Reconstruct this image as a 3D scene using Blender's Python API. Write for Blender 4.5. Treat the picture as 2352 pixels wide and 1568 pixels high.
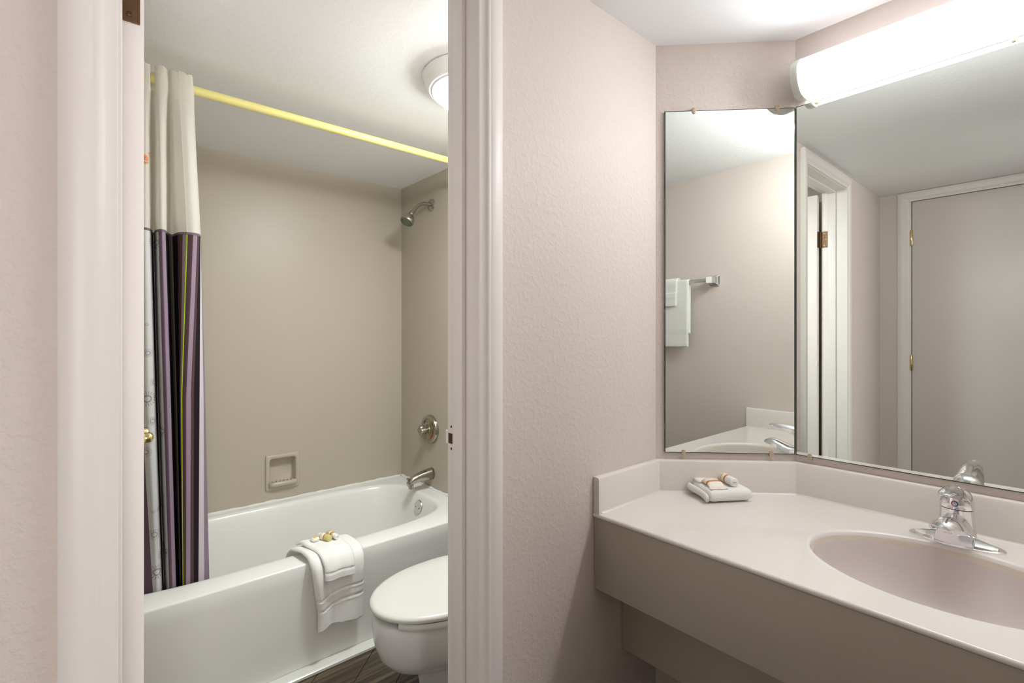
import bpy, bmesh, math, random
from mathutils import Vector, Matrix
random.seed(7)
PI = math.pi
for o in list(bpy.data.objects): bpy.data.objects.remove(o)
SC = bpy.context.scene
COL = SC.collection

# ------------------------------------------------------------------ camera, world, exposure
cam = bpy.data.objects.new('camera', bpy.data.cameras.new('camera'))
COL.objects.link(cam)
cam.location = (0, 0, 1.243)
cam.rotation_euler = (PI/2, 0, -math.atan2(.6547, .7559))
cam.data.sensor_width = 36
cam.data.lens = 36*1133/2352
cam.data.shift_y = -17/2352
cam.data.clip_start = .01
SC.camera = cam
w = bpy.data.worlds.new('world'); SC.world = w; w.use_nodes = True
w.node_tree.nodes['Background'].inputs[0].default_value = (.2, .195, .19, 1)
VS = SC.view_settings
VS.view_transform = 'Standard'; VS.look = 'None'; VS.gamma = 1; VS.use_curve_mapping = False
VS.exposure = 0.0
VANITY_POWER = 38.0      # emission of the vanity tube cover
BATH_POWER = 165.0       # emission of the bathroom ceiling dome

# unseen fill light added behind the camera, shining in through an added opening
al = bpy.data.lights.new('rear_fill', 'AREA'); al.shape = 'RECTANGLE'; al.size = 1.0; al.size_y = 1.7
al.energy = 42; al.color = (1, .965, .945)
alo = bpy.data.objects.new('rear_fill', al); COL.objects.link(alo)
alo.location = (-.25, -2.3, 1.3); alo.rotation_euler = (PI/2, 0, 0)

# ------------------------------------------------------------------ key dimensions (metres)
HC = 2.11                 # ceiling
YW = .839                 # hall face of the doorway wall
YB0 = .955                # bathroom face of the doorway wall
XR = 1.585                # wall behind the big mirror
XL = -.664                # left hall wall
YO = -.44                 # wall opposite the doorway wall
BX0, BX1, BY1 = -.09, 1.435, 2.669   # bathroom
XT, ZT = 1.007, .775      # vanity front edge, counter height

# ------------------------------------------------------------------ helpers
def lin(r, g, b):
    f = lambda c: (c/255/12.92) if c/255 <= .04045 else ((c/255+.055)/1.055)**2.4
    return (f(r), f(g), f(b), 1)

def mat(name, col, rough=.5, metal=0, spec=.5, bump=None, emit=None, coat=0, trans=0, ior=1.5, var=None):
    m = bpy.data.materials.new(name); m.use_nodes = True
    nt = m.node_tree; n = nt.nodes; p = n['Principled BSDF']
    p.inputs['Base Color'].default_value = col
    p.inputs['Roughness'].default_value = rough
    p.inputs['Metallic'].default_value = metal
    p.inputs['Specular IOR Level'].default_value = spec
    p.inputs['Coat Weight'].default_value = coat
    p.inputs['Transmission Weight'].default_value = trans
    p.inputs['IOR'].default_value = ior
    tc = n.new('ShaderNodeTexCoord')
    if emit:
        p.inputs['Emission Color'].default_value = emit[0]
        p.inputs['Emission Strength'].default_value = emit[1]
    if var:                                   # var = (scale, amount): faint mottling of the colour
        nz = n.new('ShaderNodeTexNoise'); nz.inputs['Scale'].default_value = var[0]; nz.inputs['Detail'].default_value = 4
        nt.links.new(tc.outputs['Object'], nz.inputs['Vector'])
        mx = n.new('ShaderNodeMix'); mx.data_type = 'RGBA'
        mx.inputs[6].default_value = tuple(c*(1-var[1]) for c in col[:3])+(1,)
        mx.inputs[7].default_value = tuple(min(1, c*(1+var[1])) for c in col[:3])+(1,)
        nt.links.new(nz.outputs['Fac'], mx.inputs[0]); nt.links.new(mx.outputs[2], p.inputs['Base Color'])
    if bump:                                  # bump = (scale, strength, distance, detail[, lo, hi])
        nz = n.new('ShaderNodeTexNoise'); nz.inputs['Scale'].default_value = bump[0]
        nz.inputs['Detail'].default_value = bump[3]; nz.inputs['Roughness'].default_value = .55
        nt.links.new(tc.outputs['Object'], nz.inputs['Vector'])
        h = nz.outputs['Fac']
        if len(bump) > 4:                     # flattened tops: knockdown plaster
            cr = n.new('ShaderNodeMapRange'); cr.interpolation_type = 'SMOOTHSTEP'
            cr.inputs[1].default_value = bump[4]; cr.inputs[2].default_value = bump[5]
            nt.links.new(h, cr.inputs[0]); h = cr.outputs[0]
            n2 = n.new('ShaderNodeTexNoise'); n2.inputs['Scale'].default_value = bump[0]*3; n2.inputs['Detail'].default_value = 3
            nt.links.new(tc.outputs['Object'], n2.inputs['Vector'])
            ma = n.new('ShaderNodeMath'); ma.operation = 'MULTIPLY_ADD'; ma.inputs[1].default_value = .35
            nt.links.new(n2.outputs['Fac'], ma.inputs[0]); nt.links.new(h, ma.inputs[2]); h = ma.outputs[0]
        b = n.new('ShaderNodeBump'); b.inputs['Strength'].default_value = bump[1]; b.inputs['Distance'].default_value = bump[2]
        nt.links.new(h, b.inputs['Height']); nt.links.new(b.outputs['Normal'], p.inputs['Normal'])
    return m

M = {}
M['wall'] = mat('painted_knockdown_plaster', lin(219, 207, 199), .55, spec=.35, bump=(75, .25, .002, 4, .47, .62))
M['wall_faint'] = mat('painted_plaster_faint_texture', lin(219, 207, 199), .5, spec=.35, bump=(75, .07, .0015, 4, .47, .62))
M['wall_smooth'] = mat('painted_wall_board', lin(183, 174, 157), .38, spec=.4, bump=(220, .05, .001, 2))
M['ceiling'] = mat('painted_ceiling_plaster', lin(245, 246, 247), .6, spec=.3, bump=(60, .10, .002, 4, .46, .64))
M['trim'] = mat('white_semi_gloss_paint', lin(233, 226, 222), .38, spec=.35, bump=(60, .04, .001, 2))
M['door'] = mat('pale_door_paint', lin(214, 204, 201), .35, spec=.5, bump=(90, .04, .001, 2))
M['marble'] = mat('white_cultured_marble', lin(230, 224, 217), .14, spec=.5, var=(3, .015))
M['basin'] = mat('sink_cultured_marble', lin(214, 203, 199), .16, spec=.5, var=(6, .02))
M['stained'] = mat('beige_stained_rim', lin(216, 205, 191), .3, spec=.4, var=(28, .12))
M['panel'] = mat('vanity_panel_laminate', lin(176, 167, 150), .3, spec=.4)
M['porcelain'] = mat('white_porcelain', lin(220, 221, 219), .1, spec=.5)
M['tub'] = mat('white_tub_enamel', lin(233, 233, 228), .16, spec=.5)
M['plastic'] = mat('white_plastic', lin(214, 214, 206), .22, spec=.5)
M['white_bottle'] = mat('white_bottle_plastic', lin(243, 242, 238), .25, spec=.5)
M['caulk'] = mat('white_caulk', lin(226, 224, 218), .5, bump=(80, .4, .002, 3))
M['chrome'] = mat('polished_chrome', (.82, .82, .84, 1), .05, 1)
M['nickel'] = mat('tarnished_nickel', (.43, .41, .35, 1), .2, 1, bump=(300, .03, .0005, 2))
M['chrome_dull'] = mat('dull_chrome', (.6, .6, .6, 1), .22, 1)
M['brass'] = mat('polished_brass', (.72, .60, .30, 1), .15, 1)
M['bronze'] = mat('aged_brass', lin(100, 73, 48), .42, .5, var=(90, .3))
M['screw'] = mat('dark_screw_metal', lin(92, 68, 45), .35, .8)
M['mirror'] = mat('mirror_silver', (.85, .89, .85, 1), 0.0, 1)
M['mirror_edge'] = mat('dark_glass_edge', lin(50, 62, 58), .15)
M['clip'] = mat('beige_clip', lin(190, 172, 150), .4, bump=(200, .05, .001, 2))
M['dark'] = mat('dark_gap', lin(35, 28, 22), .8)
M['soapdish'] = mat('beige_ceramic', lin(186, 176, 159), .25)
M['rod'] = mat('cream_yellow_rod', lin(228, 218, 140), .35)
M['towel'] = mat('white_terry_cloth', lin(243, 242, 238), .95, spec=.1, bump=(520, .55, .0025, 2))
M['hem'] = mat('white_flat_hem', lin(236, 235, 232), .85, spec=.1, bump=(900, .3, .001, 1))
M['amber'] = mat('yellow_shampoo', lin(228, 218, 142), .1, trans=.2)
M['gold'] = mat('gold_print', lin(196, 134, 50), .4)
M['yellowprint'] = mat('yellow_print', lin(240, 196, 84), .4)
M['orange'] = mat('orange_brown_print', lin(196, 126, 44), .4)
M['paper'] = mat('cream_wrapper', lin(240, 234, 220), .4)
M['greyprint'] = mat('grey_print', lin(150, 150, 152), .6)
M['red'] = mat('red_mark', lin(190, 40, 40), .4); M['blue'] = mat('blue_mark', lin(40, 60, 150), .4)
M['acrylic'] = mat('lit_acrylic_cover', (1, 1, 1, 1), .3, emit=((.955, .98, 1, 1), VANITY_POWER))
M['ring_white'] = mat('white_glass_ring', lin(246, 246, 244), .2, spec=.5)
M['glow_rim'] = mat('lit_glass_rim', (1, 1, 1, 1), .3, emit=((.92, .975, 1, 1), BATH_POWER*.22))
M['acrylic_top'] = mat('dimmed_cover_top', (.9, .9, .9, 1), .3, emit=((1, .98, .98, 1), 1.1))
M['acrylic_bottom'] = mat('dimmed_cover_bottom', (.9, .9, .9, 1), .3, emit=((.97, .97, 1, 1), 1.6))
M['glow'] = mat('lit_glass_dome', (1, 1, 1, 1), .3, emit=((.92, .975, 1, 1), BATH_POWER))

def wood():
    m = bpy.data.materials.new('dark_vinyl_plank'); m.use_nodes = True
    nt = m.node_tree; n = nt.nodes; p = n['Principled BSDF']
    tc = n.new('ShaderNodeTexCoord'); mp = n.new('ShaderNodeMapping')
    mp.inputs['Rotation'].default_value = (0, 0, -math.radians(43)); mp.inputs['Scale'].default_value = (1, 26, 1)
    nz = n.new('ShaderNodeTexNoise'); nz.inputs['Scale'].default_value = 1.7; nz.inputs['Detail'].default_value = 6
    cr = n.new('ShaderNodeValToRGB')
    cr.color_ramp.elements[0].position = .32; cr.color_ramp.elements[0].color = lin(24, 19, 14)
    cr.color_ramp.elements[1].position = .68; cr.color_ramp.elements[1].color = lin(112, 98, 74)
    e = cr.color_ramp.elements.new(.5); e.color = lin(62, 51, 39)
    nt.links.new(tc.outputs['Object'], mp.inputs[0]); nt.links.new(mp.outputs[0], nz.inputs['Vector'])
    nt.links.new(nz.outputs['Fac'], cr.inputs[0]); nt.links.new(cr.outputs[0], p.inputs['Base Color'])
    p.inputs['Roughness'].default_value = .4
    return m
M['plank'] = wood()
M['subfloor'] = mat('dark_floor_joint', lin(40, 33, 27), .7)

def link(name, me, m, parent=None, smooth=False):
    o = bpy.data.objects.new(name, me); COL.objects.link(o)
    ms = m if isinstance(m, (list, tuple)) else [m]
    for k in ms: me.materials.append(M[k] if isinstance(k, str) else k)
    if smooth:
        for p in me.polygons: p.use_smooth = True
    if parent: o.parent = parent
    return o

def obj(name, bm, m, parent=None, smooth=False, sharp=None):
    bmesh.ops.recalc_face_normals(bm, faces=bm.faces)
    me = bpy.data.meshes.new(name); bm.to_mesh(me); bm.free()
    o = link(name, me, m, parent, smooth)
    if sharp is not None:
        for p in me.polygons: p.use_smooth = True
        me.set_sharp_from_angle(angle=math.radians(sharp))
    return o

def box(bm, x0, x1, y0, y1, z0, z1, bev=0, seg=2, mi=0):
    vs = [bm.verts.new((x, y, z)) for z in (z0, z1) for y in (y0, y1) for x in (x0, x1)]
    F = [(0, 2, 3, 1), (4, 5, 7, 6), (0, 1, 5, 4), (2, 6, 7, 3), (0, 4, 6, 2), (1, 3, 7, 5)]
    fs = [bm.faces.new([vs[i] for i in f]) for f in F]
    for f in fs: f.material_index = mi
    if bev:
        es = list({e for f in fs for e in f.edges})
        bmesh.ops.bevel(bm, geom=es, offset=bev, segments=seg, profile=.6, affect='EDGES')
    return vs

def obox(name, dims, m, parent=None, bev=0, seg=2):
    bm = bmesh.new(); box(bm, *dims, bev=bev, seg=seg)
    return obj(name, bm, m, parent, sharp=35 if bev else None)

def loft(bm, rings, cap0=True, cap1=True, closed=True, mi=0):
    R = [[bm.verts.new(p) for p in r] for r in rings]
    n = len(R[0])
    for a, b in zip(R, R[1:]):
        for i in range(n if closed else n-1):
            j = (i+1) % n
            f = bm.faces.new((a[i], a[j], b[j], b[i])); f.material_index = mi
    if cap0 and closed: bm.faces.new(R[0][::-1]).material_index = mi
    if cap1 and closed: bm.faces.new(R[-1]).material_index = mi
    return R

def frame(axis):
    a = Vector(axis).normalized()
    u = a.orthogonal().normalized(); v = a.cross(u)
    return a, u, v

def lathe(bm, prof, origin=(0, 0, 0), axis=(0, 0, 1), n=32, mi=0):
    """prof: list of (radius, height along axis)"""
    a, u, v = frame(axis); o = Vector(origin)
    rings = []
    for r, h in prof:
        r = max(r, 1e-5)
        rings.append([o + a*h + (u*math.cos(2*PI*i/n)+v*math.sin(2*PI*i/n))*r for i in range(n)])
    loft(bm, rings, mi=mi)

def tube(bm, pts, r, n=16, mi=0):
    pts = [Vector(p) for p in pts]; rings = []; up = None
    for i, p in enumerate(pts):
        t = (pts[min(i+1, len(pts)-1)] - pts[max(i-1, 0)]).normalized()
        u = t.orthogonal().normalized() if up is None else (up - t*up.dot(t)).normalized()
        up = u; v = t.cross(u)
        rr = r[i] if isinstance(r, (list, tuple)) else r
        rings.append([p + (u*math.cos(2*PI*k/n)+v*math.sin(2*PI*k/n))*rr for k in range(n)])
    loft(bm, rings, mi=mi)

def cat(P, t):
    """Catmull-Rom through list of tuples, t in [0,len-1]"""
    i = min(int(t), len(P)-2); f = t-i
    p0 = P[max(i-1, 0)]; p1 = P[i]; p2 = P[i+1]; p3 = P[min(i+2, len(P)-1)]
    return tuple(.5*((2*b)+(c-a)*f+(2*a-5*b+4*c-d)*f*f+(3*b-a-3*c+d)*f**3) for a, b, c, d in zip(p0, p1, p2, p3))
def curve(P, k=6):
    n = (len(P)-1)*k
    return [cat(P, i/k) for i in range(n+1)]

def thing(name, label, category, loc=(0, 0, 0), group=None):
    o = bpy.data.objects.new(name, None); COL.objects.link(o)
    o.empty_display_size = .05
    o.location = loc
    tag(o, label, category, group); o['_inv'] = 1
    return o
def tag(o, label, category, group=None):
    o['label'] = label; o['category'] = category
    if group: o['group'] = group
    return o
def settle():
    """meshes are written in world metres: shift them under their thing's base"""
    for o in bpy.data.objects:
        if o.parent is None and o.type == 'EMPTY' and o.get('_inv'):
            del o['_inv']
            def walk(c, off):
                if c.type == 'MESH' and not c.get('_done'):
                    c.data.transform(Matrix.Translation(-off)); c['_done'] = 1
                for g in c.children: walk(g, off)
            for c in o.children: walk(c, Vector(o.location))
    for o in bpy.data.objects:
        if '_done' in o: del o['_done']
def struct(o):
    o['kind'] = 'structure'; return o
def lab(o, s):
    o['label'] = s; return o

# ------------------------------------------------------------------ room shell
T = .1
OX0, OX1, OZ = .012, .650, 2.048          # rough opening of the doorway
bm = bmesh.new()
box(bm, XL-T, OX0, YW, YB0, 0, HC); box(bm, OX1, BX1+T, YW, YB0, 0, HC); box(bm, OX0, OX1, YW, YB0, OZ, HC)
struct(obj('wall_front', bm, 'wall'))
bm = bmesh.new()                           # the 45 degree corner wall
c0 = (1.299, YW); c1 = (XR, .553)
loft(bm, [[(c0[0], c0[1], z), (c1[0], c1[1], z), (c1[0], YW, z)] for z in (0, HC)])
struct(obj('wall_corner', bm, 'wall'))
struct(obox('wall_right', (XR, XR+T, YO-T, YW, 0, HC), 'wall'))
bm = bmesh.new(); box(bm, .20, XR, YO-T, YO, 0, HC); box(bm, XL-T, -.40, YO-T, YO, 0, HC); box(bm, -.40, .20, YO-T, YO, 2.04, HC)   # unseen opening behind the camera, added to let the fill light in
struct(obj('wall_opposite', bm, 'wall_faint'))
D2 = (-.10, .694)                          # opening of the left door along Y
bm = bmesh.new()
box(bm, XL-T, XL, YO, D2[0], 0, HC); box(bm, XL-T, XL, D2[1], YW, 0, HC); box(bm, XL-T, XL, D2[0], D2[1], 2.068, HC)
struct(obj('wall_left', bm, 'wall_faint'))
struct(obox('wall_bath_left', (BX0-T, BX0, YB0, BY1+T, 0, HC), 'wall_smooth'))
struct(obox('wall_bath_right', (BX1, BX1+T, YB0, BY1+T, 0, HC), 'wall_smooth'))
SX0, SX1, SZ0, SZ1 = .700, .826, .480, .614  # recess of the soap dish
bm = bmesh.new()
box(bm, BX0, SX0, BY1, BY1+T, 0, HC); box(bm, SX1, BX1, BY1, BY1+T, 0, HC)
box(bm, SX0, SX1, BY1, BY1+T, 0, SZ0); box(bm, SX0, SX1, BY1, BY1+T, SZ1, HC)
struct(obj('wall_bath_back', bm, 'wall_smooth'))
struct(obox('ceiling', (XL-T, XR+T, YO-T, BY1+T, HC, HC+T), 'ceiling'))
fl = struct(obox('floor', (XL-T, XR+T, YO-T, BY1+T, -.1, -.004), 'subfloor'))

# diagonal vinyl planks, clipped to the rooms
def clip(poly, rect):
    x0, x1, y0, y1 = rect
    for ax, lim, sg in ((0, x0, 1), (0, x1, -1), (1, y0, 1), (1, y1, -1)):
        out = []
        for i, p in enumerate(poly):
            q = poly[(i+1) % len(poly)]
            dp, dq = sg*(p[ax]-lim), sg*(q[ax]-lim)
            if dp >= 0: out.append(p)
            if (dp >= 0) != (dq >= 0):
                t = dp/(dp-dq); out.append((p[0]+t*(q[0]-p[0]), p[1]+t*(q[1]-p[1])))
        poly = out
        if len(poly) < 3: return None
    return poly
ca, sa = math.cos(math.radians(43)), math.sin(math.radians(43))
for rect in ((BX0, BX1, YB0, 1.831), (XL, XR, YO, YW)):
    for r in range(-30, 40):
        off = random.uniform(0, .9)
        for c in range(-5, 6):
            a0, a1, b0, b1 = c*.92+off, c*.92+off+.917, r*.15, r*.15+.147
            P = [(ca*a-sa*b, sa*a+ca*b) for a, b in ((a0, b0), (a1, b0), (a1, b1), (a0, b1))]
            P = clip(P, rect)
            if not P: continue
            ar = abs(sum(P[i][0]*P[(i+1) % len(P)][1]-P[(i+1) % len(P)][0]*P[i][1] for i in range(len(P))))/2
            if ar < .0015: continue
            bm = bmesh.new(); loft(bm, [[(x, y, z) for x, y in P] for z in (-.004, 0)])
            obj('plank', bm, 'plank', fl)

# ------------------------------------------------------------------ bathroom doorway trim and door
JX0, JX1, JZ = .030, .632, 2.030          # clear opening
PROF = [(0, 0), (0, .008), (.003, .0095), (.013, .010), (.017, .0125), (.020, .0158), (.024, .0165), (.028, .0160), (.031, .0172), (.056, .0175), (.059, .0155), (.059, 0)]
def casing(parent, pts):
    """pts(w,t): four path points for a profile point"""
    for k in range(3):
        bm = bmesh.new()
        loft(bm, [[pts(w, t)[k+e] for w, t in PROF] for e in (0, 1)])
        obj('casing', bm, 'trim', parent, sharp=40)
tr = struct(bpy.data.objects.new('trim_1', None)); COL.objects.link(tr)
cx0, cx1, cz = .0335, .6275, 2.034
casing(tr, lambda w, t: [(cx0-w, YW-t, 0), (cx0-w, YW-t, cz+w), (cx1+w, YW-t, cz+w), (cx1+w, YW-t, 0)])
bm = bmesh.new(); box(bm, OX0, JX0, YW, YB0, 0, JZ); obj('jamb', bm, 'trim', tr)
bm = bmesh.new(); box(bm, JX1, OX1, YW, YB0, 0, JZ); jr = obj('jamb', bm, 'trim', tr)
bm = bmesh.new(); box(bm, OX0, OX1, YW, YB0, JZ, OZ); obj('jamb', bm, 'trim', tr)
obox('door_stop', (JX0, JX0+.010, .885, .920, 0, JZ-.010), 'trim', tr, .002)
obox('door_stop', (JX1-.010, JX1, .885, .920, 0, JZ-.010), 'trim', tr, .002)
obox('door_stop', (JX0, JX1, .885, .920, JZ-.010, JZ), 'trim', tr, .002)
# strike plate on the latch jamb
bm = bmesh.new()
box(bm, JX1-.0018, JX1, .9235, .9515, .972, 1.043)
box(bm, JX1-.0018, JX1, .9515, .961, .992, 1.022)
sp = lab(obj('strike_plate', bm, 'trim', tr), 'painted-over strike plate on the latch jamb')
obox('latch_hole', (JX1-.0024, JX1-.0012, .934, .950, .994, 1.017), 'screw', sp)
obox('latch_hole', (JX1-.0024, JX1-.0012, .9245, .9262, .990, 1.024), 'dark', sp)
obox('screw', (JX1-.0024, JX1-.0012, .936, .941, 1.030, 1.035), 'screw', sp)
obox('screw', (JX1-.0024, JX1-.0012, .936, .941, .980, .985), 'screw', sp)

# door leaf, standing open at right angles into the bathroom
d1 = struct(bpy.data.objects.new('door_1', None)); COL.objects.link(d1)
DX0, DX1, DY0, DY1 = .0355, .0705, .966, 1.560
obox('door_leaf', (DX0, DX1, DY0, DY1, .012, 2.018), 'trim', d1, .0015)
for z in (1.726, .25):
    bm = bmesh.new()
    box(bm, .0365, .0655, DY0-.0022, DY0, z, z+.09, .001)             # leaf on the door edge
    box(bm, JX0, JX0+.0022, .926, .958, z, z+.09, .001)                # leaf on the jamb
    h = obj('hinge', bm, 'bronze', d1)
    for k in range(5):
        bm = bmesh.new(); lathe(bm, [(.0052, 0), (.0052, .0174)], (.0335, .9610, z+.0178*k+.0003), n=14)
        obj('hinge_knuckle', bm, 'bronze', h, sharp=40)
    for zz in (.012, .045, .078):
        for q in (0, 1):
            bm = bmesh.new()
            if q: lathe(bm, [(.0036, 0), (.0036, .0008), (.0028, .0012)], (.052+(.006 if zz == .045 else 0), DY0-.0022, z+zz), (0, -1, 0), 14)
            else: lathe(bm, [(.0036, 0), (.0036, .0008), (.0028, .0012)], (JX0+.0022, .942-(.006 if zz == .045 else 0), z+zz), (1, 0, 0), 14)
            obj('screw', bm, 'brass' if not q else 'screw', h, sharp=40)
for s in (1, -1):
    xf = DX1 if s > 0 else DX0
    bm = bmesh.new()
    lathe(bm, [(.031, 0), (.031, .004), (.026, .008), (.017, .011), (.0155, .016), (.0155, .043), (.0135, .0465), (0, .047)], (xf, 1.497, 1.0), (s, 0, 0), 28)
    kn = obj('knob_rose', bm, 'brass', d1, sharp=40)
    bm = bmesh.new()
    lathe(bm, [(.008, .028), (.0135, .031), (.0142, .040), (.0138, .048), (.0115, .0535), (.007, .0565), (.0, .0575)], (xf, 1.490, .9935), (s, -.12, -.05), 28)
    obj('knob', bm, 'brass', d1, smooth=True)

# left hall door (seen in the big mirror)
t2 = struct(bpy.data.objects.new('trim_2', None)); COL.objects.link(t2)
cy0, cy1 = D2[0]+.012, D2[1]-.012
casing(t2, lambda w, t: [(XL+t, cy1+w+.006, 0), (XL+t, cy1+w+.006, 2.052+w*.95), (XL+t, cy0-w-.006, 2.052+w*.95), (XL+t, cy0-w-.006, 0)])
obox('jamb', (XL-T, XL, D2[1]-.012, D2[1], 0, 2.056), 'trim', t2)
obox('jamb', (XL-T, XL, D2[0], D2[0]+.012, 0, 2.056), 'trim', t2)
obox('jamb', (XL-T, XL, D2[0], D2[1], 2.056, 2.068), 'trim', t2)
d2 = struct(bpy.data.objects.new('door_2', None)); COL.objects.link(d2)
obox('door_leaf', (XL-.036, XL-.002, cy0+.003, cy1-.004, .01, 2.050), 'door', d2, .001)
obox('door_core', (XL-T, XL-.05, cy0, cy1, .0, 2.056), 'dark', d2)
for z in (1.785, 1.025, .22):
    bm = bmesh.new(); lathe(bm, [(.003, -.004), (.0058, 0), (.0058, .09), (.003, .094)], (XL+.0045, cy1-.001, z), n=14)
    h = obj('hinge', bm, 'brass', d2, sharp=40)
    obox('hinge_leaf', (XL-.0005, XL+.001, cy1-.009, cy1+.006, z, z+.09), 'brass', h)

# ------------------------------------------------------------------ bathtub
TZ, TY = .40, 1.862
tub = thing('bathtub', 'white alcove bathtub with a plain front apron along the beige back wall', 'bathtub', (.67, 2.265, 0))
N = 112
def sup(cx, cy, ax, ay, e, z, n=N):
    out = []
    for i in range(n):
        a = 2*PI*(i+.5)/n; c, s = math.cos(a), math.sin(a)
        out.append((cx+ax*math.copysign(abs(c)**(2/e), c), cy+ay*math.copysign(abs(s)**(2/e), s), z))
    return out
def rect_ring(x0, x1, y0, y1, z, ref):
    cx, cy = (x0+x1)/2, (y0+y1)/2; out = []
    for p in ref:
        dx, dy = p[0]-cx, p[1]-cy
        k = min((x1-cx)/abs(dx) if dx else 9e9, (y1-cy)/abs(dy) if dy else 9e9)
        out.append((cx+dx*k, cy+dy*k, z))
    return out
icx, icy, iax, iay = .655, 2.292, .700, .327
lip = sup(icx, icy, iax, iay, 4.2, TZ)
X0, X1, Y0, Y1 = BX0+.001, BX1-.001, TY, BY1-.001
rings = [rect_ring(X0, X1, Y0+.012, Y1, .012, lip), rect_ring(X0, X1, Y0+.002, Y1, .34, lip), rect_ring(X0, X1, Y0, Y1, TZ-.007, lip),
         rect_ring(X0, X1, Y0+.0018, Y1, TZ-.002, lip), rect_ring(X0, X1, Y0+.006, Y1, TZ, lip)]
rings.append(sup(icx, icy, iax+.012, iay+.012, 4.2, TZ))
rings.append(lip)
for dx, dz, sl in ((.006, .003, 0), (.012, .010, 0), (.018, .025, .004), (.03, .08, .015), (.045, .16, .05), (.06, .24, .10), (.075, .295, .14), (.10, .325, .16), (.15, .338, .17), (.24, .343, .17)):
    rings.append(sup(icx+sl*.5, icy, iax-dx-sl*.5, iay-dx, 4.2-dz*3, TZ-dz))
bm = bmesh.new(); loft(bm, rings, cap0=False)
obj('tub_shell', bm, 'tub', tub, sharp=50)
bm = bmesh.new()                           # base strip along the floor
prof = [(.0, .0), (.0, .009), (-.003, .011), (-.010, .015), (-.016, .017), (-.04, .018), (-.04, 0)]
loft(bm, [[(x, 1.832-dy, z) for dy, z in prof] for x in (X0, X1)])
lab(obj('base_strip', bm, 'plastic', tub, sharp=30), 'white quarter-round strip sealing the apron to the floor')
bm = bmesh.new()                           # uneven caulk bead along the walls
bead = lambda r: [(r*math.cos(a), r*math.sin(a)) for a in (0, .5, 1.05, PI/2)]
rg = []
for i in range(91):
    x = BX0+.002+(BX1-BX0-.004)*i/90; r = .010+.0022*math.sin(i*.9)*math.sin(i*.37)+random.uniform(-.001, .0015)
    rg.append([(x, BY1-.0005-c, TZ-.002+s*1.0) for c, s in bead(r)] + [(x, BY1-.0005, TZ-.002)])
loft(bm, rg)
rg = []
for i in range(51):
    y = TY+.02+(BY1-TY-.03)*i/50; r = .010+.003*math.sin(i*.8)*math.sin(i*.41)+random.uniform(-.001, .0015)
    rg.append([(BX1-.0005-c, y, TZ-.002+s) for c, s in bead(r)] + [(BX1-.0005, y, TZ-.002)])
loft(bm, rg)
obj('caulk_bead', bm, 'caulk', tub, smooth=True)
bm = bmesh.new()
ax = Vector((-1, 0, .22)).normalized(); oc = Vector((1.330, 2.285, .333))
lathe(bm, [(.014, -.035), (.033, -.006), (.037, -.003), (.037, .004), (.034, .008), (.0, .0095)], oc, ax, 36)
ov = lab(obj('overflow_plate', bm, 'chrome_dull', tub, sharp=40), 'round chrome overflow plate')
for s in (-1, 1):
    bm = bmesh.new(); lathe(bm, [(.0032, .008), (.0032, .0105), (.001, .0112)], oc+Vector((0, s*.017, -.004)), ax, 12)
    obj('screw', bm, 'screw', ov, sharp=40)

# tub spout, valve, shower head on the right bathroom wall
sy = 2.326
spt = thing('tub_spout', 'tarnished nickel tub spout low on the shower wall above the tub rim', 'spout', (BX1, sy, .48))
bm = bmesh.new(); rr = []
for x, zc, hy, hz in ((0, .482, .030, .0325), (-.012, .482, .0295, .032), (-.05, .479, .027, .0285), (-.09, .474, .0235, .0245), (-.12, .467, .021, .022), (-.138, .458, .019, .019), (-.146, .450, .0165, .013), (-.148, .446, .009, .006)):
    rr.append([(BX1+x, sy+hy*math.cos(2*PI*i/28), zc+hz*math.sin(2*PI*i/28)) for i in range(28)])
loft(bm, rr); obj('spout_body', bm, 'nickel', spt, smooth=True)
bm = bmesh.new(); lathe(bm, [(.0125, 0), (.0135, .006), (.0135, .022), (.0115, .024)], (BX1-.128, sy, .424), (0, 0, 1), 24); obj('outlet', bm, 'nickel', spt, sharp=40)
bm = bmesh.new(); lathe(bm, [(.004, 0), (.004, .012), (.0075, .014), (.0075, .020), (.004, .022)], (BX1-.140, sy+.004, .462), (-.35, 0, 1), 18); obj('diverter_knob', bm, 'nickel', spt, sharp=40)

vy, vz = 2.335, .7226
val = thing('shower_valve', 'round tarnished nickel shower valve with a ribbed handle on the shower wall', 'shower valve', (BX1, vy, vz))
bm = bmesh.new(); lathe(bm, [(.079, 0), (.079, .010), (.076, .017), (.066, .020), (.058, .020), (.056, .016), (.03, .016)], (BX1, vy, vz), (-1, 0, 0), 48)
es = obj('escutcheon', bm, 'nickel', val, sharp=35)
bm = bmesh.new(); lathe(bm, [(.056, .0155), (.056, .0175), (.02, .0185), (.019, .022)], (BX1, vy, vz), (-1, 0, 0), 40)
lab(obj('dial_plate', bm, mat('dial_plate', lin(168, 160, 128), .3, .6), val, sharp=35), 'temperature dial with a red and a blue arc')
def arc(name, m, r0, r1, a0, a1, parent):
    bm = bmesh.new(); v0 = []
    for i in range(17):
        a = a0+(a1-a0)*i/16
        v0.append([bm.verts.new((BX1-.0186+.0003*(r-r0), vy+r*math.cos(a), vz+r*math.sin(a))) for r in (r0, r1)])
    for p, q in zip(v0, v0[1:]): bm.faces.new((p[0], p[1], q[1], q[0]))
    r = bmesh.ops.extrude_face_region(bm, geom=bm.faces[:])
    bmesh.ops.translate(bm, vec=(-.0006, 0, 0), verts=[v for v in r['geom'] if isinstance(v, bmesh.types.BMVert)])
    obj(name, bm, m, parent)
arc('hot_mark', 'red', .047, .053, PI+.1, PI+1.25, val); arc('cold_mark', 'blue', .047, .053, .55, 1.1, val)
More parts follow.
